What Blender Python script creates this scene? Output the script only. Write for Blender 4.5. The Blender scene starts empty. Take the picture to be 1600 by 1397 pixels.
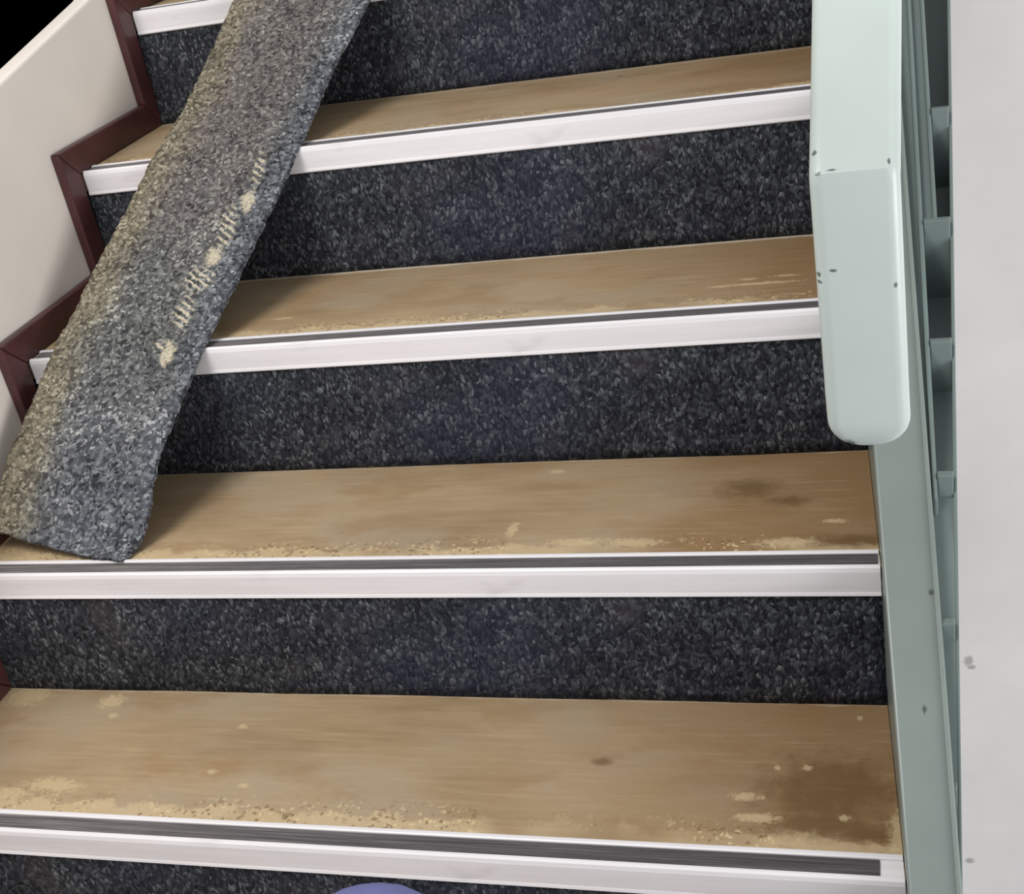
import bpy, bmesh, math, random
from mathutils import Vector, Matrix, noise

# ------------------------------------------------------------------ camera
sc = bpy.context.scene
CAM = Vector((0.38271, -0.88245, 0.96262))
RIGHT = Vector((0.958506, 0.229213, -0.169492))
UP = Vector((0.036370, 0.491372, 0.870190))
FWD = Vector((-0.282743, 0.840247, -0.462646))
cd = bpy.data.cameras.new('camera')
cam = bpy.data.objects.new('camera', cd)
sc.collection.objects.link(cam)
m = Matrix((RIGHT, UP, -FWD)).transposed().to_4x4()
m.translation = CAM
cam.matrix_world = m
cd.sensor_fit = 'HORIZONTAL'
cd.sensor_width = 36.0
cd.lens = 2009.19 / 1600 * 36.0
cd.clip_start = 0.01
sc.camera = cam

# ------------------------------------------------------------------ light
w = bpy.data.worlds.new('world')
sc.world = w
w.use_nodes = True
bgn = w.node_tree.nodes['Background']
bgn.inputs[0].default_value = (0.93, 0.96, 1.0, 1)
bgn.inputs[1].default_value = 0.53


def area(name, loc, target, size, power, col):
    l = bpy.data.lights.new(name, 'AREA')
    l.shape = 'RECTANGLE'
    l.size, l.size_y = size
    l.energy = power
    l.color = col
    o = bpy.data.objects.new(name, l)
    sc.collection.objects.link(o)
    o.location = loc
    o.rotation_euler = (Vector(target) - Vector(loc)).to_track_quat('-Z', 'Y').to_euler()
    return o


# added overhead area light, unseen, up to the left; throws the strip's shadow right
area('overhead_area_light', (-0.9, -0.62, 2.35), (-0.2, 0.3, 0.15), (1.0, 0.8), 40, (1.0, 0.97, 0.93))
# added unseen fill light on the right, mainly to brighten the left wall
area('right_fill_light', (2.7, -0.75, 0.45), (-0.6, 0.5, 0.35), (1.3, 1.6), 50, (1.0, 0.985, 0.97))

vs = sc.view_settings
vs.view_transform = 'Standard'
vs.look = 'None'
vs.exposure = 0.0
vs.gamma = 1.0
vs.use_curve_mapping = False

# ------------------------------------------------------------------ helpers
C = sc.collection


def lin(r, g, b):
    f = lambda c: (c / 255 / 12.92) if c / 255 <= 0.04045 else ((c / 255 + 0.055) / 1.055) ** 2.4
    return (f(r), f(g), f(b), 1.0)


def obj(name, me, mat=None, parent=None, smooth=False):
    o = bpy.data.objects.new(name, me)
    C.objects.link(o)
    if mat:
        me.materials.append(mat)
    if parent:
        o.parent = parent
    if smooth:
        for p in me.polygons:
            p.use_smooth = True
    return o


def empty(name, loc=(0, 0, 0)):
    o = bpy.data.objects.new(name, None)
    o.empty_display_size = 0.1
    C.objects.link(o)
    o.location = loc
    return o


def tag(o, label=None, cat=None, group=None, kind=None):
    if label: o['label'] = label
    if cat: o['category'] = cat
    if group: o['group'] = group
    if kind: o['kind'] = kind
    return o


def mesh(name, verts, faces):
    me = bpy.data.meshes.new(name)
    me.from_pydata([tuple(v) for v in verts], [], faces)
    me.validate()
    bm = bmesh.new(); bm.from_mesh(me)
    bmesh.ops.recalc_face_normals(bm, faces=bm.faces)
    bm.to_mesh(me); bm.free()
    return me


def bevel(me, width, seg=2, angle=0.5):
    bm = bmesh.new(); bm.from_mesh(me)
    ed = [e for e in bm.edges if e.is_manifold and e.calc_face_angle(0) > angle]
    bmesh.ops.bevel(bm, geom=ed, offset=width, segments=seg, profile=0.5, affect='EDGES')
    bm.to_mesh(me); bm.free()
    return me


def hexa(name, p):
    """eight corners: bottom ring 0-3, top ring 4-7"""
    return mesh(name, p, [(0, 3, 2, 1), (4, 5, 6, 7), (0, 1, 5, 4), (1, 2, 6, 5), (2, 3, 7, 6), (3, 0, 4, 7)])


def boxm(name, x0, x1, y0, y1, z0, z1):
    return hexa(name, [(x0, y0, z0), (x1, y0, z0), (x1, y1, z0), (x0, y1, z0),
                       (x0, y0, z1), (x1, y0, z1), (x1, y1, z1), (x0, y1, z1)])


def extrude_x(name, prof, x0, x1):
    """closed profile [(y,z)] pulled along x; x0/x1 numbers or functions of y"""
    n = len(prof)
    fx0 = x0 if callable(x0) else (lambda y: x0)
    fx1 = x1 if callable(x1) else (lambda y: x1)
    v = [(fx0(y), y, z) for y, z in prof] + [(fx1(y), y, z) for y, z in prof]
    f = [tuple(range(n)), tuple(range(2 * n - 1, n - 1, -1))]
    f += [(i, (i + 1) % n, n + (i + 1) % n, n + i) for i in range(n)]
    return mesh(name, v, f)


# ------------------------------------------------------------------ materials
class NT:
    def __init__(self, name, rough=0.6, spec=0.3):
        self.mat = bpy.data.materials.new(name)
        self.mat.use_nodes = True
        self.t = self.mat.node_tree
        self.b = self.t.nodes['Principled BSDF']
        self.b.inputs['Roughness'].default_value = rough
        self.b.inputs['Specular IOR Level'].default_value = spec
        self.co = self.t.nodes.new('ShaderNodeTexCoord').outputs['Object']

    def n(self, typ, **kw):
        nd = self.t.nodes.new(typ)
        for k, v in kw.items():
            setattr(nd, k, v)
        return nd

    def link(self, a, b):
        if hasattr(a, 'is_linked'):
            self.t.links.new(a, b)
        else:
            b.default_value = a

    def math(self, op, a, b=0.0, clamp=False):
        nd = self.n('ShaderNodeMath', operation=op, use_clamp=clamp)
        self.link(a, nd.inputs[0]); self.link(b, nd.inputs[1])
        return nd.outputs[0]

    def map(self, scale, loc=(0, 0, 0), src=None):
        nd = self.n('ShaderNodeMapping')
        self.link(src or self.co, nd.inputs[0])
        nd.inputs['Location'].default_value = loc
        nd.inputs['Scale'].default_value = scale
        return nd.outputs[0]

    def noise(self, scale, detail=4, rough=0.55, vec=None, out=0):
        nd = self.n('ShaderNodeTexNoise')
        self.link(vec or self.co, nd.inputs['Vector'])
        nd.inputs['Scale'].default_value = scale
        nd.inputs['Detail'].default_value = detail
        nd.inputs['Roughness'].default_value = rough
        return nd.outputs[out]

    def vor(self, scale, vec=None, feature='F1', out='Color'):
        nd = self.n('ShaderNodeTexVoronoi', feature=feature)
        self.link(vec or self.co, nd.inputs['Vector'])
        nd.inputs['Scale'].default_value = scale
        return nd.outputs[out]

    def ramp(self, fac, stops, interp='LINEAR'):
        nd = self.n('ShaderNodeValToRGB')
        nd.color_ramp.interpolation = interp
        el = nd.color_ramp.elements
        while len(el) < len(stops):
            el.new(0.5)
        for e, (p, c) in zip(el, stops):
            e.position = p
            e.color = c if len(c) == 4 else lin(*c)
        self.link(fac, nd.inputs[0])
        return nd.outputs[0]

    def step(self, v, a, b):
        nd = self.n('ShaderNodeMapRange', interpolation_type='SMOOTHSTEP')
        self.link(v, nd.inputs[0])
        nd.inputs[1].default_value = a; nd.inputs[2].default_value = b
        nd.inputs[3].default_value = 0; nd.inputs[4].default_value = 1
        return nd.outputs[0]

    def mix(self, fac, a, b, mode='MIX'):
        nd = self.n('ShaderNodeMix', data_type='RGBA', blend_type=mode)
        self.link(fac, nd.inputs[0]); self.link(a, nd.inputs[6]); self.link(b, nd.inputs[7])
        return nd.outputs[2]

    def sep(self, v=None):
        nd = self.n('ShaderNodeSeparateXYZ')
        self.link(v or self.co, nd.inputs[0])
        return nd.outputs

    def blob(self, c, r, ragged=0.5, nz=None, soft=0.25):
        """mask of a spot with a ragged rim, centre c and radii r in object space"""
        sub = self.n('ShaderNodeVectorMath', operation='SUBTRACT')
        self.link(self.co, sub.inputs[0]); sub.inputs[1].default_value = c
        div = self.n('ShaderNodeVectorMath', operation='DIVIDE')
        self.link(sub.outputs[0], div.inputs[0]); div.inputs[1].default_value = r
        ln = self.n('ShaderNodeVectorMath', operation='LENGTH')
        self.link(div.outputs[0], ln.inputs[0])
        d = ln.outputs['Value']
        if nz is not None:
            d = self.math('ADD', d, self.math('MULTIPLY', self.math('SUBTRACT', nz, 0.5), ragged * 2))
        return self.step(d, 1 + soft, 1 - soft)

    def blobs(self, lst, ragged=0.5, nz=None, soft=0.25):
        acc = None
        for c, r in lst:
            b = self.blob(c, r, ragged, nz, soft)
            acc = b if acc is None else self.math('MAXIMUM', acc, b)
        return acc

    def bump(self, h, strength, dist):
        nd = self.n('ShaderNodeBump')
        nd.inputs['Strength'].default_value = strength
        nd.inputs['Distance'].default_value = dist
        self.link(h, nd.inputs['Height'])
        self.t.links.new(nd.outputs[0], self.b.inputs['Normal'])

    def color(self, c):
        self.link(c, self.b.inputs['Base Color'])
        return self.mat


def plain(name, rgb, rough=0.5, spec=0.3, var=0.06, scale=6, bump=0.0):
    k = NT(name, rough, spec)
    f = k.noise(scale, 4)
    a = tuple(min(255, c * (1 + var)) for c in rgb)
    b = tuple(c * (1 - var) for c in rgb)
    if bump:
        k.bump(k.noise(scale * 30, 3), bump, 0.002)
    return k.color(k.ramp(f, [(0.3, b), (0.7, a)]))


def carpet_riser_mat():
    k = NT('riser_carpet_loop_pile', 0.95, 0.1)
    loop = k.map((1.0, 1.0, 0.60))
    wob = k.noise(90, 2, vec=loop, out=1)
    v = k.mix(0.010, loop, wob, 'ADD')
    cell = k.sep(k.vor(290, vec=v))[0]
    d = k.vor(290, vec=v, out='Distance')
    big = k.noise(14, 4, 0.65)
    fine = k.noise(1, 2, 0.5, vec=k.map((420, 420, 160)))
    fl = k.math('ADD', k.math('MULTIPLY', cell, 0.62), k.math('MULTIPLY', fine, 0.38))
    fl = k.math('ADD', fl, k.math('MULTIPLY', k.math('SUBTRACT', big, 0.5), 0.45))
    col = k.ramp(fl, [(0.10, (22, 23, 26)), (0.30, (40, 42, 46)), (0.52, (57, 59, 64)), (0.72, (77, 80, 84)), (0.86, (112, 115, 119)), (1.0, (155, 158, 161))])
    edge = k.step(d, 0.95, 0.45)
    col = k.mix(k.math('MULTIPLY', k.math('SUBTRACT', 1.0, edge), 0.8), col, lin(30, 31, 36))
    # patches of the pile where the blue yarn shows more, and a few brownish ones
    blue = k.math('MULTIPLY', k.step(k.noise(2.6, 2), 0.50, 0.66), 0.22)
    col = k.mix(blue, col, lin(52, 57, 88))
    brown = k.math('MULTIPLY', k.step(k.noise(8, 3, vec=k.map((1, 1, 1), (4, 2, 9))), 0.56, 0.70), 0.25)
    col = k.mix(brown, col, lin(84, 76, 80))
    k.bump(k.math('SUBTRACT', 1.0, d), 0.55, 0.002)
    return k.color(col)


def carpet_strip_mat():
    k = NT('loose_strip_carpet_pile', 0.95, 0.1)
    wob = k.noise(60, 2, out=1)
    v = k.mix(0.014, k.co, wob, 'ADD')
    cell = k.sep(k.vor(235, vec=v))[0]
    d = k.vor(235, vec=v, out='Distance')
    fine = k.noise(420, 2)
    med = k.noise(75, 3, 0.6)
    big = k.noise(13, 3)
    fl = k.math('ADD', k.math('MULTIPLY', cell, 0.70), k.math('MULTIPLY', fine, 0.18))
    fl = k.math('ADD', fl, k.math('MULTIPLY', med, 0.12))
    fl = k.math('ADD', fl, k.math('MULTIPLY', k.math('SUBTRACT', big, 0.5), 0.40))
    grey = k.ramp(fl, [(0.12, (46, 47, 49)), (0.32, (80, 81, 81)), (0.58, (104, 105, 103)), (0.78, (130, 130, 127)), (0.98, (194, 192, 186))])
    dust = k.ramp(fl, [(0.12, (76, 70, 58)), (0.32, (112, 104, 87)), (0.58, (137, 128, 108)), (0.80, (164, 155, 133)), (0.99, (208, 199, 175))])
    mauve = k.ramp(fl, [(0.12, (60, 54, 54)), (0.32, (94, 87, 86)), (0.58, (114, 106, 104)), (0.80, (137, 130, 126)), (0.99, (190, 183, 176))])
    blue = k.ramp(fl, [(0.12, (42, 44, 49)), (0.32, (77, 80, 88)), (0.58, (101, 105, 113)), (0.78, (130, 133, 140)), (0.98, (194, 196, 198))])
    uv = k.n('ShaderNodeAttribute', attribute_name='strip_uv').outputs['Vector']
    su = k.sep(uv)          # x: 0 left .. 1 right, y: 0 lower end .. 1 upper end
    wig = k.math('MULTIPLY', k.math('SUBTRACT', k.noise(14, 4), 0.5), 0.35)
    u = k.math('ADD', su[0], wig)
    # worn mauve middle, dusty left margin, clean bluish right margin and lower end
    mid = k.math('MULTIPLY', k.step(k.math('ADD', su[1], wig), 0.28, 0.46), k.step(u, 0.95, 0.6))
    col = k.mix(k.math('MULTIPLY', mid, 0.85), grey, mauve)
    bl = k.math('MAXIMUM', k.step(u, 0.74, 0.98), k.math('MULTIPLY', k.step(su[1], 0.26, 0.02), k.step(u, 0.2, 0.5)))
    col = k.mix(k.math('MULTIPLY', bl, 0.8), col, blue)
    col = k.mix(k.math('MULTIPLY', k.step(u, 0.34, 0.08), 0.85), col, dust)
    nz = k.noise(150, 3, 0.7)
    # dried adhesive: dabs, and combed streaks across the pile
    dabs = k.blobs([((-0.462, 0.704, 0.497), (0.010, 0.014, 0.03)), ((-0.498, 0.632, 0.448), (0.011, 0.013, 0.03)),
                    ((-0.531, 0.503, 0.360), (0.010, 0.015, 0.03))], 1.1, nz, 0.35)
    comb = k.blobs([((-0.486, 0.668, 0.473), (0.012, 0.030, 0.04)), ((-0.512, 0.600, 0.427), (0.021, 0.016, 0.04)),
                    ((-0.521, 0.556, 0.396), (0.013, 0.024, 0.04)), ((-0.547, 0.515, 0.365), (0.010, 0.007, 0.04)), ((-0.455, 0.745, 0.53), (0.008, 0.026, 0.04))], 0.9, nz, 0.4)
    wv = k.n('ShaderNodeTexWave', wave_type='BANDS', bands_direction='Y')
    k.link(k.map((1, 1, 1), src=k.n('ShaderNodeVectorRotate', rotation_type='Z_AXIS').outputs[0]), wv.inputs['Vector'])
    rot = wv.inputs['Vector'].links[0].from_node.inputs[0].links[0].from_node
    k.link(k.co, rot.inputs['Vector']); rot.inputs['Angle'].default_value = 0.55
    wv.inputs['Scale'].default_value = 38; wv.inputs['Distortion'].default_value = 2.5; wv.inputs['Detail Scale'].default_value = 3
    streak = k.step(wv.outputs['Fac'], 0.45, 0.75)
    glue = k.math('MAXIMUM', dabs, k.math('MULTIPLY', comb, streak))
    col = k.mix(k.math('MULTIPLY', glue, 0.75), col, lin(214, 203, 178))
    dk = k.step(d, 0.95, 0.45)
    col = k.mix(k.math('MULTIPLY', k.math('SUBTRACT', 1.0, dk), 0.55), col, lin(58, 58, 60))
    k.bump(k.math('SUBTRACT', 1.0, d), 0.6, 0.002)
    return k.color(col)


def tread_mat(i):
    k = NT('bare_tread_board', 0.62, 0.25)
    ofs = (i * 3.7, i * 1.9, i * 5.1)
    big = k.noise(1, 5, 0.6, vec=k.map((3.2, 9, 9), ofs))
    cloud = k.noise(1, 3, 0.5, vec=k.map((5, 7, 7), (ofs[1], ofs[2], 0)))
    grain = k.noise(1, 5, 0.65, vec=k.map((9, 170, 170), ofs))
    fine = k.noise(90, 4)
    f = k.math('ADD', k.math('MULTIPLY', big, 0.75), k.math('MULTIPLY', grain, 0.25))
    col = k.ramp(f, [(0.28, (134, 110, 80)), (0.45, (159, 136, 105)), (0.6, (174, 151, 120)), (0.75, (187, 165, 134))])
    col = k.mix(k.math('MULTIPLY', k.step(cloud, 0.44, 0.66), 0.65), col, lin(166, 151, 128))
    cl2 = k.noise(1, 4, 0.6, vec=k.map((7, 14, 7), (ofs[2], ofs[0], 3)))
    col = k.mix(k.math('MULTIPLY', k.step(cl2, 0.52, 0.70), 0.55), col, lin(150, 121, 86))
    s = k.sep()
    # old varnish browner along the well side, with streaks
    br = k.math('ADD', s[0], k.math('MULTIPLY', k.math('SUBTRACT', big, 0.5), 0.9))
    col = k.mix(k.math('MULTIPLY', k.step(br, 0.0, 0.36), 0.78), col, lin(131, 100, 64))
    st = k.math('MULTIPLY', k.step(grain, 0.56, 0.68), 0.18)
    col = k.mix(st, col, lin(197, 170, 134))
    # dried adhesive along the nosing: ragged pale band with brown flecks
    edge = k.math('ADD', s[1], k.math('MULTIPLY', k.math('SUBTRACT', k.noise(26, 5, 0.65), 0.5), 0.07))
    band = k.step(edge, 0.058, 0.048)
    patch = k.step(k.noise(5, 2, vec=k.map((1, 1, 1), ofs)), 0.36, 0.52)
    col = k.mix(k.math('MULTIPLY', k.math('MULTIPLY', band, patch), 0.6), col, lin(206, 184, 146))
    spk = k.sep(k.vor(260))[0]
    zone = k.math('MULTIPLY', k.step(s[1], 0.085, 0.05), k.step(k.noise(7, 2), 0.42, 0.55))
    col = k.mix(k.math('MULTIPLY', k.math('MULTIPLY', k.step(spk, 0.86, 0.92), zone), 0.6), col, lin(108, 80, 44))
    col = k.mix(k.math('MULTIPLY', k.math('MULTIPLY', k.step(spk, 0.12, 0.07), zone), 0.6), col, lin(222, 200, 156))
    # thin paint and plaster line left at the back
    col = k.mix(k.math('MULTIPLY', k.step(k.math('ADD', s[1], k.math('MULTIPLY', k.math('SUBTRACT', k.noise(30, 3), 0.5), 0.012)), 0.2475, 0.2495), 0.6 if i in (2,) else 0.2), col, lin(220, 208, 190))
    nz = k.noise(150, 4, 0.7)
    nzc = k.noise(45, 5, 0.7)
    dark, pale = [], []
    if i == 0:
        dark = [((0.305, 0.070, 0), (0.055, 0.016, .1)), ((0.345, 0.060, 0), (0.035, 0.010, .1)), ((0.31, 0.115, 0), (0.06, 0.05, .1)), ((0.068, 0.148, 0), (0.010, 0.006, .1)),
                ((-0.268, 0.045, 0), (0.004, 0.004, .1))]
        pale = [((0.226, 0.104, 0), (0.014, 0.005, .1)), ((0.325, 0.080, 0), (0.005, 0.004, .1)), ((0.256, 0.148, 0), (0.003, 0.003, .1)),
                ((0.286, 0.149, 0), (0.004, 0.004, .1)), ((0.34, 0.229, 0), (0.003, 0.003, .1)), ((-0.585, 0.078, 0), (0.035, 0.010, .1)), ((-0.64, 0.062, 0), (0.03, 0.008, .1)),
                ((-0.384, 0.188, 0), (0.005, 0.004, .1)), ((-0.572, 0.202, 0), (0.006, 0.004, .1)), ((-0.59, 0.228, 0), (0.016, 0.012, .1)),
                ((-0.72, 0.236, 0), (0.03, 0.018, .1)), ((0.377, 0.062, 0), (0.009, 0.028, .1)), ((0.24, 0.075, 0), (0.02, 0.006, .1)),
                ((-0.39, 0.11, 0), (0.008, 0.003, .1)), ((-0.34, 0.09, 0), (0.006, 0.003, .1))]
    elif i == 1:
        dark = [((0.266, 0.141, 0), (0.022, 0.010, .1)), ((0.33, 0.055, 0), (0.05, 0.012, .1)), ((0.22, 0.17, 0), (0.03, 0.02, .1))]
        pale = [((-0.715, 0.048, 0), (0.05, 0.02, .1)), ((-0.024, 0.224, 0), (0.008, 0.005, .1)), ((0.032, 0.061, 0), (0.03, 0.007, .1)), ((0.10, 0.058, 0), (0.03, 0.008, .1)), ((0.27, 0.054, 0), (0.03, 0.008, .1)),
                ((0.32, 0.095, 0), (0.012, 0.004, .1)), ((-0.05, 0.09, 0), (0.006, 0.014, .1))]
    elif i == 2:
        pale = [((0.237, 0.098, 0), (0.04, 0.004, .1)), ((0.22, 0.115, 0), (0.012, 0.003, .1)), ((0.265, 0.118, 0), (0.015, 0.003, .1)), ((0.19, 0.097, 0), (0.016, 0.003, .1)),
                ((-0.407, 0.094, 0), (0.012, 0.003, .1))]
    elif i == 3:
        dark = [((0.024, 0.216, 0), (0.004, 0.004, .1))]
    if dark:
        col = k.mix(k.math('MULTIPLY', k.blobs(dark, 1.1, nzc, 0.7), 0.60), col, lin(88, 62, 28))
    if pale:
        col = k.mix(k.math('MULTIPLY', k.blobs(pale, 1.6, nz, 0.5), 0.58), col, lin(208, 187, 148))
    k.bump(k.math('ADD', k.math('MULTIPLY', grain, 0.5), fine), 0.25, 0.0015)
    return k.color(col)


def insert_mat():
    k = NT('worn_grip_insert', 0.5, 0.35)
    g = k.noise(1, 5, 0.7, vec=k.map((6, 420, 60)))
    s = k.sep()
    f = k.math('ADD', g, k.math('MULTIPLY', k.step(s[0], -0.75, 0.3), -0.16))
    k.bump(g, 0.6, 0.001)
    return k.color(k.ramp(f, [(0.2, (62, 60, 63)), (0.42, (92, 88, 90)), (0.58, (128, 123, 122)), (0.8, (170, 165, 161))]))


def nosing_mat():
    k = NT('white_anodised_nosing', 0.38, 0.5)
    g = k.noise(1, 4, 0.6, vec=k.map((3, 60, 60)))
    sm = k.noise(1, 3, 0.5, vec=k.map((7, 30, 30)))
    col = k.ramp(g, [(0.3, (226, 222, 224)), (0.7, (240, 236, 238))])
    col = k.mix(k.math('MULTIPLY', k.step(sm, 0.62, 0.74), 0.35), col, lin(178, 172, 172))
    return k.color(col)


def green_mat(name, rgb, spots=(), rough=0.32):
    k = NT(name, rough, 0.5)
    f = k.noise(5, 3)
    a = tuple(c * 1.03 for c in rgb); b = tuple(c * 0.95 for c in rgb)
    col = k.ramp(f, [(0.3, b), (0.7, a)])
    if spots:
        nz = k.noise(420, 2)
        col = k.mix(k.math('MULTIPLY', k.blobs(spots, 0.9, nz, 0.4), 0.85), col, lin(66, 75, 70))
    k.bump(k.noise(45, 3), 0.06, 0.002)
    return k.color(col)


def wall_mat(name, rgb, spots=()):
    k = NT(name, 0.75, 0.2)
    f = k.noise(3.2, 4)
    a = tuple(min(255, c * 1.02) for c in rgb); b = tuple(c * 0.96 for c in rgb)
    col = k.ramp(f, [(0.3, b), (0.7, a)])
    if spots:
        nz = k.noise(60, 2)
        col = k.mix(k.math('MULTIPLY', k.blobs(spots, 0.6, nz, 0.45), 0.55), col, lin(120, 120, 118))
    k.bump(k.noise(110, 3), 0.12, 0.001)
    return k.color(col)


M_wall = wall_mat('left_wall_paint', (236, 227, 217))
M_rwall = wall_mat('right_wall_paint', (222, 220, 219))
M_black = NT('darkness_black', 1.0, 0.0).color(lin(1, 1, 1))  # near-black colour that stands in for darkness
M_maroon = plain('maroon_gloss_paint', (76, 43, 43), 0.38, 0.45, 0.12, 18, 0.05)
M_nosing = nosing_mat()
M_insert = insert_mat()
M_riser = carpet_riser_mat()
M_strip = carpet_strip_mat()

# ------------------------------------------------------------------ stair geometry
G, R, H = 0.26, 0.17902, 0.0340
K = R / G
DY = {1: -.0023, 2: -.0054, 3: -.0030, 4: .0053}
DZ = {1: -.0052, 2: -.0026, 3: .0025, 4: .0007}
XL = -0.7692
SK = 0.014                                  # skirting thickness
I0, I1 = -2, 6
Y = lambda i: i * G + DY.get(i, 0)
Z = lambda i: i * R + DZ.get(i, 0)
xin = lambda y: 0.3817 - 0.050 * y          # inner edge of the string
xout = lambda y: 0.4262 - 0.026 * y         # its outer edge
xfar = lambda y: 0.4305 + 0.0500 * y        # outer end of the stepped blocks

# ------------------------------------------------------------------ setting
# left wall: panel with a sloping top edge and real thickness
ys = [-1.6, -0.6, 0.682, 0.952, 1.10, 2.2]
zt = [0.22, 0.431, 0.7018, 0.7586, 0.80, 1.75]
TW = 0.030
v, f = [], []
for y_, z_ in zip(ys, zt):
    v += [(XL, y_, -1.6), (XL, y_, z_), (XL - TW, y_, z_), (XL - TW, y_, -1.6)]
for a in range(len(ys) - 1):
    for b in range(4):
        f.append((4 * a + b, 4 * a + (b + 1) % 4, 4 * a + 4 + (b + 1) % 4, 4 * a + 4 + b))
f += [(0, 1, 2, 3), tuple(4 * (len(ys) - 1) + b for b in (3, 2, 1, 0))]
me = bevel(mesh('wall_left', v, f), 0.006, 4, 1.2)
o = obj('wall_left', me, M_wall, smooth=True)
tag(o, 'off-white side wall along the maroon stepped skirting', 'wall', kind='structure')
for p in o.data.polygons:
    p.use_smooth = abs(p.normal.x) < 0.98 and abs(p.normal.z) < 0.98 and p.area < 0.2

o = obj('dark_backdrop', boxm('dark_backdrop', -2.35, -2.25, -2.5, 5.5, -2.0, 3.4), M_black)  # added black sheet in place of the dark space behind the left wall
tag(o, 'black backdrop standing in for the darkness beyond the top edge of the left wall', 'wall', kind='structure')

o = obj('wall_right', boxm('wall_right', 0.396, 3.2, 1.30, 1.42, -2.6, 3.0), None)
o.data.materials.append(wall_mat('right_wall_paint_marked', (240, 237, 235), [((0.516, 1.30, -0.772), (0.009, 0.1, 0.012)), ((0.522, 1.30, -0.788), (0.008, 0.1, 0.005)), ((0.517, 1.30, -1.332), (0.010, 0.1, 0.008))]))
tag(o, 'plain white wall at the right edge beyond the green stair string', 'wall', kind='structure')

# stepped skirting on the left wall
base = empty('baseboard_left', (XL, 0, 0))
tag(base, 'maroon painted skirting stepping up the left wall', 'skirting', kind='structure')


def rel(me, o_):
    me.transform(Matrix.Translation(-Vector(o_)))
    return me


SA, SZ = -0.0434, 0.0426
for i in range(I0, I1):
    # level piece on tread i
    prof = [(Y(i) + SA, Z(i) + SZ), (Y(i + 1) + SA, Z(i) + SZ), (Y(i + 1) - .004, Z(i) + .0005), (Y(i) - 0.002, Z(i) + .0005)]
    me = bevel(extrude_x('level_skirting', prof, XL, XL + SK), 0.003, 2)
    obj('level_skirting', rel(me, base.location), M_maroon, base)
    # upright piece in front of riser i+1
    prof = [(Y(i + 1) + SA, Z(i) + SZ), (Y(i + 1) - .004, Z(i) + .0005), (Y(i + 1) - 0.002, Z(i + 1) + .0005), (Y(i + 1) + SA, Z(i + 1) + SZ)]
    me = bevel(extrude_x('upright_skirting', prof, XL, XL + SK), 0.003, 2)
    obj('upright_skirting', rel(me, base.location), M_maroon, base)

# ------------------------------------------------------------------ staircase
stair = empty('staircase', (0, 0, 0))
tag(stair, 'straight stair flight with bare wooden treads, dark carpeted risers and white nosings', 'staircase')

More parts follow.
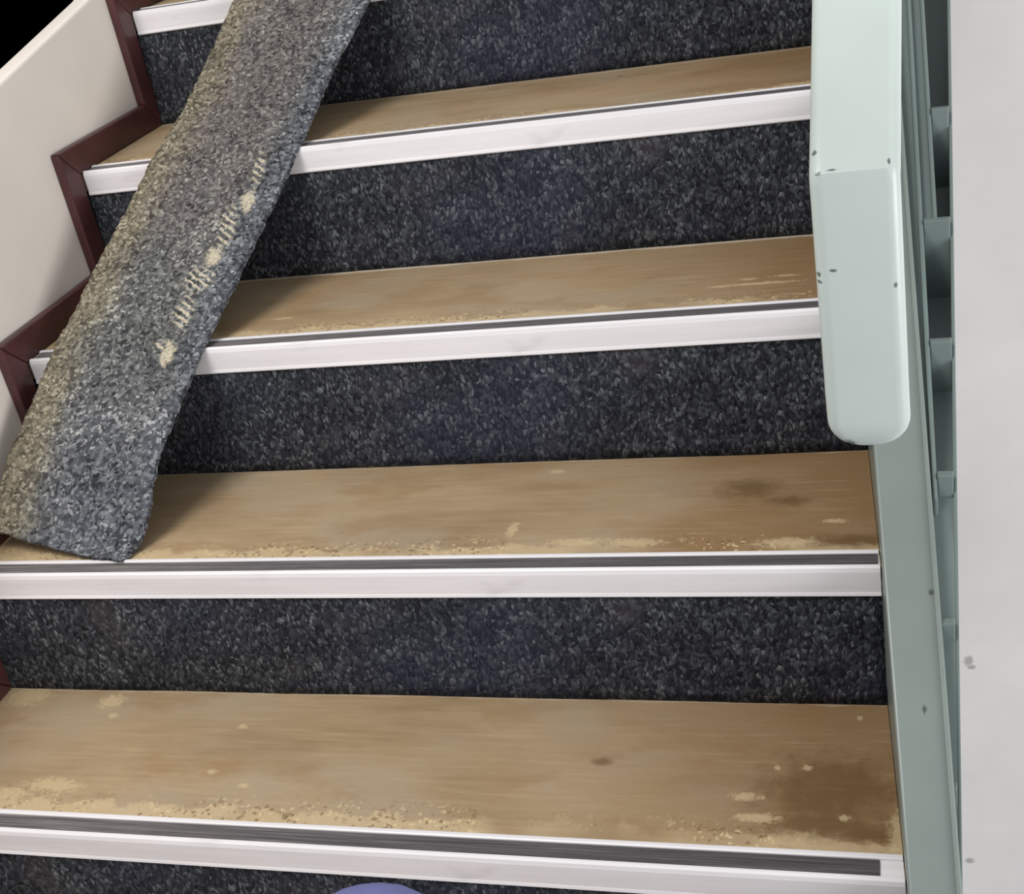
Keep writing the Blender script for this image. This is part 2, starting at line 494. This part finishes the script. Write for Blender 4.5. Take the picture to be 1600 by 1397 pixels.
XN = XL + SK + 0.0006                       # left end of the metal nosings
TT = 0.028
for i in range(I0, I1):
    loc = Vector((0, Y(i), Z(i)))
    # tread board, origin at its nosing line
    y0, y1 = Y(i) + 0.006, Y(i + 1) + 0.020
    prof = [(y0, Z(i)), (y1, Z(i)), (y1, Z(i) - TT), (y0, Z(i) - TT)]
    me = rel(extrude_x('tread', prof, XL + .001, lambda y: xin(y) - .0006), loc)
    t = obj('tread', me, tread_mat(i), stair)
    t.location = loc
    # carpet on the riser below this tread: a slab with slight ripples
    nx, nz = 96, 10
    zb, ztop = Z(i - 1) + 0.0005, Z(i) - TT - 0.0005
    yb, yt = Y(i) - 0.0076, Y(i) + 0.0028
    v, f = [], []
    for a in range(nx + 1):
        for b in range(nz + 1):
            tz = b / nz
            yy = yb + (yt - yb) * tz
            x0 = XL + .002; x1 = xin(yy) - .0006
            xx = x0 + (x1 - x0) * a / nx
            zz = zb + (ztop - zb) * tz
            rip = noise.noise(Vector((xx * 7, i * 3.3, zz * 12))) * 0.0016
            if b == 0:
                zz += abs(noise.noise(Vector((xx * 60, i * 9.1, 0)))) * 0.0015
            v.append((xx, yy + (rip if b < nz else 0), zz))
    nfront = len(v)
    v += [(x_, y_ + 0.009, z_) for x_, y_, z_ in v]
    idx = lambda a, b, s=0: s * nfront + a * (nz + 1) + b
    for a in range(nx):
        for b in range(nz):
            f.append((idx(a, b), idx(a + 1, b), idx(a + 1, b + 1), idx(a, b + 1)))
            f.append((idx(a, b, 1), idx(a, b + 1, 1), idx(a + 1, b + 1, 1), idx(a + 1, b, 1)))
        f.append((idx(a, 0), idx(a, 0, 1), idx(a + 1, 0, 1), idx(a + 1, 0)))
        f.append((idx(a, nz), idx(a + 1, nz), idx(a + 1, nz, 1), idx(a, nz, 1)))
    for b in range(nz):
        f.append((idx(0, b), idx(0, b + 1), idx(0, b + 1, 1), idx(0, b, 1)))
        f.append((idx(nx, b), idx(nx, b, 1), idx(nx, b + 1, 1), idx(nx, b + 1)))
    rc = obj('riser_carpet', rel(mesh('riser_carpet', v, f), (0, Y(i), Z(i))), M_riser, stair, smooth=True)
    rc.location = (0, Y(i), Z(i))
    # nosing: front lip, groove for the insert, back rib
    P = [(0.0006, -H), (-0.0012, -H + .0018), (-0.0006, -H + .0045), (0.0, -H + .006),
         (0.0, -0.0035), (0.0012, 0.0012), (0.0035, 0.0030), (0.0058, 0.0030), (0.0066, 0.0022), (0.0070, 0.0004),
         (0.0270, 0.0004), (0.0275, 0.0026), (0.0290, 0.0034), (0.0330, 0.0032), (0.0362, 0.0004), (0.0362, -0.0004),
         (0.0034, -0.0004), (0.0028, -0.004), (0.0028, -H)]
    P = [(y_ + Y(i), z_ + Z(i)) for y_, z_ in P]
    xr = lambda y, e=(0.0012 if i == 0 else 0.0015): xin(y) - e
    n = obj('nosing', rel(extrude_x('nosing', P, XN, xr), loc), M_nosing, stair)
    n.location = loc
    xe = 0.358 if i == 0 else xin(Y(i)) - 0.004
    g0, g1 = Y(i) + 0.0072, Y(i) + 0.0268
    prof = [(g0, Z(i) + .0005)]
    for q in range(7):                      # ribbed rubber strip
        ya = g0 + (g1 - g0) * q / 7; yb_ = g0 + (g1 - g0) * (q + 1) / 7
        prof += [(ya + .0003, Z(i) + .0022), (yb_ - .0006, Z(i) + .0022), (yb_ - .0003, Z(i) + .0015)]
    prof += [(g1, Z(i) + .0005)]
    gi = obj('grip_insert', rel(extrude_x('grip_insert', prof, XN + .004, xe), loc), M_insert, n)

# string: closed board with a sloping rounded top, plus its outer mouldings and stepped blocks
M_string = green_mat('sage_string_gloss', (128, 138, 133),
                     [((0.4155, 0.213, 0.176), (0.0022, 0.003, .01)), ((0.404, 0.116, 0.110), (0.002, 0.003, .01))])
M_string_shaded = green_mat('sage_string_shaded', (110, 124, 121))  # string green darkened, shade beside the string put into the colour
TS = 0.030
YA, YB = Y(I0) - 0.1, Y(I1) + 0.05


def sloped(name, xa, xb, t0, t1, y0=YA, y1=YB, n=1):
    v, f = [], []
    for a in range(n + 1):
        y_ = y0 + (y1 - y0) * a / n
        fa = xa(y_) if callable(xa) else xa
        fb = xb(y_) if callable(xb) else xb
        v += [(fa, y_, K * y_ + t0), (fb, y_, K * y_ + t0), (fb, y_, K * y_ + t1), (fa, y_, K * y_ + t1)]
    for a in range(n):
        for b in range(4):
            f.append((4 * a + b, 4 * a + (b + 1) % 4, 4 * a + 4 + (b + 1) % 4, 4 * a + 4 + b))
    f += [(0, 1, 2, 3), (4 * n + 3, 4 * n + 2, 4 * n + 1, 4 * n)]
    return mesh(name, v, f)


obj('string_board', bevel(sloped('string_board', xin, xout, -0.26, TS), 0.003, 3), M_string, stair)
obj('string_bead', bevel(sloped('string_bead', lambda y: xout(y) - .0030, lambda y: xout(y) + .0022, TS - .001, TS + .0035), 0.0015, 2), M_string, stair)
obj('string_moulding', bevel(sloped('string_moulding', 0.4215, 0.4268, -0.1, TS - .004, 0.30, 1.28), 0.002, 2), M_string_shaded, stair)
obj('string_moulding', bevel(sloped('string_moulding', 0.4375, 0.4425, -0.1, TS - .006, 0.585, 1.28), 0.002, 2), M_string_shaded, stair)
obj('string_ledge', sloped('string_ledge', lambda y: xout(y) + .0005, 0.4213, -0.08, TS - .012, 0.30, 1.28), M_string_shaded, stair)
obj('string_ledge', sloped('string_ledge', 0.4270, 0.4373, -0.08, TS - .014, 0.585, 1.28), M_string_shaded, stair)
obj('string_outer_edge', bevel(sloped('string_outer_edge', lambda y: xfar(y) - .0035, xfar, -0.26, TS - .022, -0.05, 1.28), 0.001, 2), M_string_shaded, stair)
me = sloped('string_backing', lambda y: xout(y) + .0005, lambda y: xfar(y) - .0036, -0.26, 0.008, 0.0, 1.28, 24)
for q in me.vertices:                       # the filler sinks deeper further up the flight
    if q.co.z > K * q.co.y - 0.1:
        q.co.z -= min(0.075, 0.26 * max(0.0, q.co.y - 0.30))
obj('string_backing', me, M_string_shaded, stair)
for j in range(-1, 5):                      # upright plates in the slot beside the string
    yb_ = 0.186 + 0.1315 * j
    zt_ = K * yb_ + 0.030
    xs = (lambda y: xout(y) + .001) if yb_ < 0.30 else ((lambda y: .4272) if yb_ < .585 else (lambda y: .4429))
    ya_, yc_ = yb_, yb_ + 0.011
    x1 = lambda y: xfar(y) - .0037
    if x1(ya_) - xs(ya_) < 0.003:
        continue
    v = [(xs(ya_), ya_, zt_ - .18), (x1(ya_), ya_, zt_ - .18), (x1(yc_), yc_, zt_ - .18), (xs(yc_), yc_, zt_ - .18),
         (xs(ya_), ya_, zt_), (x1(ya_), ya_, zt_), (x1(yc_), yc_, zt_), (xs(yc_), yc_, zt_)]
    obj('upright_plate', bevel(hexa('upright_plate', v), 0.0012, 2), M_string_shaded, stair)

# ------------------------------------------------------------------ handrail
rail = empty('handrail', (0.37, -0.08, 0.70))
tag(rail, 'pale sage green painted handrail with a rounded downturned end and chipped paint', 'handrail')
YR, ZR = -0.080, 0.7065
xl = lambda y: 0.3388 + 0.0250 * (y - YR)
xr_ = lambda y: 0.3943 + 0.0480 * min(y - YR, .14) + 0.025 * max(0, y - YR - .14)
TH = 0.030


def ring(xa, xb, p0, nrm, th, r=0.009, seg=5):
    """rounded rectangle: front face through p0 (y,z), thickness th away from nrm"""
    pts = []
    w2 = (xb - xa)
    r = min(r, w2 * .49)
    cs = [(xa + r, -r, math.pi), (xb - r, -r, math.pi / 2), (xb - r, -th + r, 0), (xa + r, -th + r, -math.pi / 2)]
    for cx, cd_, a0 in cs:
        for s in range(seg + 1):
            a = a0 - math.pi / 2 * s / seg
            pts.append((cx + r * math.cos(a), p0[0] + nrm[0] * (cd_ + r * math.sin(a)), p0[1] + nrm[1] * (cd_ + r * math.sin(a))))
    return pts


rings = []
up = Vector((1, K)).normalized()
nu = Vector((-up.y, up.x))                      # outward normal of the raking run
nv = Vector((-1, 0))                            # outward normal of the drop
bis = (nu + nv).normalized()
sc_ = 1 / bis.dot(nu)
for y_ in (1.45, 1.0, 0.6, 0.3, 0.15, 0.06, 0.0, -0.05, -0.072):
    rings.append(ring(xl(y_), xr_(y_), (y_, ZR + K * (y_ - YR)), nu, TH))
rings.append(ring(xl(YR) , xr_(YR), (YR + .0016, ZR - .0002), bis * sc_, TH))
zend, rr = 0.5085, 0.021
zz = ZR - 0.009
while zz > zend + rr:
    fr = (ZR - zz) / (ZR - zend)
    rings.append(ring(xl(YR) + .0020 * fr, xr_(YR) + .0018 * fr, (YR, zz), nv, TH))
    zz -= 0.03
for s in range(9):
    a = math.pi / 2 * s / 8
    fr = 1
    ins = rr * (1 - math.cos(a)) * 0.92
    rings.append(ring(xl(YR) + .002 + ins, xr_(YR) + .0018 - ins, (YR + 0.006 * (1 - math.cos(a)), zend + rr - rr * math.sin(a)), nv, TH - 0.010 * (1 - math.cos(a))))
nr = len(rings[0])
v = [q for rg in rings for q in rg]
f = []
for a in range(len(rings) - 1):
    for b in range(nr):
        f.append((a * nr + b, a * nr + (b + 1) % nr, (a + 1) * nr + (b + 1) % nr, (a + 1) * nr + b))
f += [tuple(range(nr)), tuple(range(len(v) - 1, len(v) - nr - 1, -1))]
me = mesh('rail', v, f)
lo = rail.location
sp = lambda x_, y_, z_, r_: ((x_ - lo.x, y_ - lo.y, z_ - lo.z), r_)
M_rail = green_mat('sage_rail_gloss', (198, 209, 204), [
    sp(0.3505, -.08, .6419, (.0020, .01, .0010)), sp(0.3414, -.079, .6386, (.0014, .01, .0017)), sp(0.3416, -.079, .6335, (.0014, .01, .0011)),
    sp(0.3894, -.08, .6286, (.0012, .01, .0020)), sp(0.3552, -.078, .5110, (.0042, .02, .0040)),
    sp(0.3423, -.0637, .7162, (.0017, .0023, .0023)), sp(0.3445, -.0775, .7065, (.0023, .0012, .0012)), sp(0.3530, -.0765, .7075, (.0037, .0008, .0009)),
    sp(0.3877, -.0741, .7090, (.0009, .0023, .0023))], 0.30)
ro = obj('rail', rel(me, lo), M_rail, rail, smooth=True)
mod = ro.modifiers.new('ws', 'EDGE_SPLIT'); mod.split_angle = math.radians(33)
# post that carries the rail further up the flight
me = bevel(boxm('support_post', 0.362, 0.388, 1.15, 1.18, K * 1.18 + TS + .0005, ZR + K * (1.165 - YR) - .03), 0.003)
obj('support_post', rel(me, lo), M_string, rail)

# ------------------------------------------------------------------ loose carpet strip
Lp = [(-0.752, 0.318), (-0.744, 0.369), (-0.729, 0.432), (-0.709, 0.538), (-0.700, 0.560), (-0.691, 0.602), (-0.684, 0.640), (-0.648, 0.736),
      (-0.635, 0.784), (-0.609, 0.848), (-0.583, 0.948), (-0.564, 1.025), (-0.535, 1.13), (-0.50, 1.26), (-0.47, 1.36)]
Rp = [(-0.544, 0.281), (-0.520, 0.341), (-0.514, 0.390), (-0.490, 0.472), (-0.482, 0.511), (-0.464, 0.564), (-0.448, 0.626), (-0.421, 0.711),
      (-0.401, 0.771), (-0.370, 0.908), (-0.336, 0.991), (-0.305, 1.09), (-0.265, 1.22), (-0.235, 1.32)]


def resample(pts, n):
    d = [0]
    for a, b in zip(pts, pts[1:]):
        d.append(d[-1] + math.hypot(b[0] - a[0], b[1] - a[1]))
    out = []
    for k_ in range(n + 1):
        s = d[-1] * k_ / n
        j = max(q for q in range(len(d)) if d[q] <= s + 1e-9)
        j = min(j, len(pts) - 2)
        t = (s - d[j]) / (d[j + 1] - d[j])
        out.append((pts[j][0] + (pts[j + 1][0] - pts[j][0]) * t, pts[j][1] + (pts[j + 1][1] - pts[j][1]) * t))
    for _ in range(3):
        out = [out[0]] + [((a[0] + 2 * b[0] + c[0]) / 4, (a[1] + 2 * b[1] + c[1]) / 4) for a, b, c in zip(out, out[1:], out[2:])] + [out[-1]]
    return out


def strip_t(y, u):
    """height of the strip's top above the pitch line"""
    ph = (y / G) % 1.0
    t = 0.0135 - 0.004 * math.sin(math.pi * ph) ** 2
    if y < 0.40:                                # runs out onto the second tread
        e = (0.40 - y) / 0.12
        flat = (Z(1) + 0.0085) - K * y
        lift = 0.022 * max(0, 1 - u / 0.75) ** 1.2
        e = min(1, max(0, e)); e = e * e * (3 - 2 * e)
        t = t * (1 - e) + max(flat + lift, -0.035) * e
    return t


NS, NU, TC = 220, 34, 0.0068
La, Ra = resample(Lp, NS), resample(Rp, NS)
random.seed(4)
v, uvs = [], []
for a in range(NS + 1):
    for b in range(NU + 1):
        u = b / NU
        x_ = La[a][0] + (Ra[a][0] - La[a][0]) * u
        y_ = La[a][1] + (Ra[a][1] - La[a][1]) * u
        if b in (0, NU):
            x_ += random.uniform(-.0016, .0016); y_ += random.uniform(-.0010, .0010)
        if a == 0:
            y_ += random.uniform(-.0012, .0012)
        z_ = K * y_ + strip_t(y_, u) + 0.0016 * noise.noise(Vector((x_ * 14, y_ * 10, 2.2))) + 0.0005 * noise.noise(Vector((x_ * 160, y_ * 160, 7)))
        if b in (0, NU):
            z_ -= 0.0012
        v.append((x_, y_, z_)); uvs.append((u, a / NS, 0))
N = len(v)
nrm = Vector((0, -K, 1)).normalized()
v += [(x_, y_ - nrm.y * TC, z_ - nrm.z * TC) for x_, y_, z_ in v]
uvs += uvs
I = lambda a, b, s=0: s * N + a * (NU + 1) + b
f = []
for a in range(NS):
    for b in range(NU):
        f.append((I(a, b), I(a, b + 1), I(a + 1, b + 1), I(a + 1, b)))
        f.append((I(a, b, 1), I(a + 1, b, 1), I(a + 1, b + 1, 1), I(a, b + 1, 1)))
    f.append((I(a, 0), I(a + 1, 0), I(a + 1, 0, 1), I(a, 0, 1)))
    f.append((I(a, NU), I(a, NU, 1), I(a + 1, NU, 1), I(a + 1, NU)))
for b in range(NU):
    f.append((I(0, b), I(0, b, 1), I(0, b + 1, 1), I(0, b + 1)))
    f.append((I(NS, b), I(NS, b + 1), I(NS, b + 1, 1), I(NS, b, 1)))
me = bpy.data.meshes.new('carpet_strip')
me.from_pydata(v, [], f)
at = me.attributes.new('strip_uv', 'FLOAT_VECTOR', 'POINT')
at.data.foreach_set('vector', [c for q in uvs for c in q])
strip = obj('carpet_strip', me, M_strip)
smo = [len({q // N for q in p.vertices}) == 1 for p in me.polygons]
me.polygons.foreach_set('use_smooth', smo)
tag(strip, 'long loose strip of grey speckled carpet lying diagonally down the steps', 'carpet')

# frayed yarn ends along the cut edges
v2, f2, uv2 = [], [], []
for k_ in range(2600):
    side = random.random()
    if side < 0.45:
        a, b, out = random.randint(0, NS - 1), 0, Vector((-1, .4, 0))
    elif side < 0.9:
        a, b, out = random.randint(0, NS - 1), NU, Vector((1, -.4, 0))
    else:
        a, b, out = 0, random.randint(0, NU), Vector((.2, -1, 0))
    base_p = Vector(v[I(a, b)]) - nrm * random.uniform(0.0, TC * .8) - out.normalized() * .001
    d = (out.normalized() + Vector((random.uniform(-.7, .7), random.uniform(-.7, .7), random.uniform(-.5, .4)))).normalized()
    L = random.uniform(.0015, .0038)
    sd = d.cross(Vector((random.random(), random.random(), random.random()))).normalized() * .0006
    sd2 = d.cross(sd).normalized() * .0006
    n0 = len(v2)
    v2 += [base_p + sd, base_p - sd * .5 + sd2, base_p - sd * .5 - sd2, base_p + d * L]
    f2 += [(n0, n0 + 1, n0 + 3), (n0 + 1, n0 + 2, n0 + 3), (n0 + 2, n0, n0 + 3)]
    uv2 += [uvs[I(a, b)]] * 4
me = bpy.data.meshes.new('frayed_yarn')
me.from_pydata([tuple(q) for q in v2], [], f2)
at = me.attributes.new('strip_uv', 'FLOAT_VECTOR', 'POINT')
at.data.foreach_set('vector', [c for q in uv2 for c in q])
fr_ = obj('frayed_yarn', me, M_strip, strip)
fr_['kind'] = 'stuff'

# ------------------------------------------------------------------ bent knee at the bottom edge
M_blue = plain('blue_trouser_cloth', (112, 116, 164), 0.85, 0.15, 0.05, 25, 0.2)
DX, DZk = 0.010, 0.023
pts = [((0.10, -0.74, 0.36), .082), ((0.085, -0.62, 0.335), .080), ((0.066, -0.50, 0.305), .074), ((0.040, -0.390, 0.268), .068),
       ((0.026, -0.345, 0.228), .060), ((0.022, -0.338, 0.15), .055), ((0.020, -0.365, 0.0), .056), ((0.022, -0.405, -0.14), .047),
       ((0.024, -0.435, -0.262), .042), ((0.024, -0.440, -0.300), .040)]
pts = [(Vector((c[0] + DX, c[1], c[2] + (DZk if q < 6 else 0))), r_) for q, (c, r_) in enumerate(pts)]
# smooth the axis
fine = []
for a in range(len(pts) - 1):
    p0, p1, p2, p3 = (pts[max(0, min(len(pts) - 1, a + d_))] for d_ in (-1, 0, 1, 2))
    for s in range(6):
        t = s / 6
        cr = lambda A, B, C_, D: 0.5 * ((2 * B) + (C_ - A) * t + (2 * A - 5 * B + 4 * C_ - D) * t * t + (3 * B - A - 3 * C_ + D) * t ** 3)
        fine.append((cr(p0[0], p1[0], p2[0], p3[0]), cr(p0[1], p1[1], p2[1], p3[1])))
fine.append(pts[-1])
v, f, ns = [], [], 32
for a, (c, r_) in enumerate(fine):
    t = (fine[min(a + 1, len(fine) - 1)][0] - fine[max(a - 1, 0)][0]).normalized()
    ax = (Vector((1, 0, 0)) - t * t.x).normalized(); bx = t.cross(ax)
    for s in range(ns):
        th = 2 * math.pi * s / ns
        fold = 1 + 0.02 * noise.noise(Vector((a * .45, math.cos(th) * 2, math.sin(th) * 2)))
        v.append(c + (ax * math.cos(th) + bx * math.sin(th)) * r_ * fold)
for a in range(len(fine) - 1):
    for s in range(ns):
        f.append((a * ns + s, a * ns + (s + 1) % ns, (a + 1) * ns + (s + 1) % ns, (a + 1) * ns + s))
f += [tuple(range(ns)), tuple(range(len(v) - 1, len(v) - ns - 1, -1))]
leg = obj('person', mesh('person', v, f), M_blue, smooth=True)
tag(leg, 'bent knee in plain blue cloth just showing at the bottom edge', 'person')
# shoe on the step below, out of the picture
v, f = [], []
zs = Z(-2) + 0.0045
prof = [(-0.515, .028, .050), (-0.50, .036, .068), (-0.46, .040, .074), (-0.42, .040, .068), (-0.37, .045, .052), (-0.32, .047, .044), (-0.285, .038, .034), (-0.272, .022, .024)]
for y_, hw, hh in prof:
    for s in range(16):
        th = 2 * math.pi * s / 16
        v.append((0.036 + hw * math.cos(th), y_, zs + max(0.0, hh * (0.42 + 0.58 * math.sin(th)) if math.sin(th) > -.6 else 0)))
for a in range(len(prof) - 1):
    for s in range(16):
        f.append((a * 16 + s, a * 16 + (s + 1) % 16, (a + 1) * 16 + (s + 1) % 16, (a + 1) * 16 + s))
f += [tuple(range(16)), tuple(range(len(v) - 1, len(v) - 17, -1))]
obj('shoe', mesh('shoe', v, f), plain('dark_shoe_leather', (48, 46, 46), 0.5), leg, smooth=True)
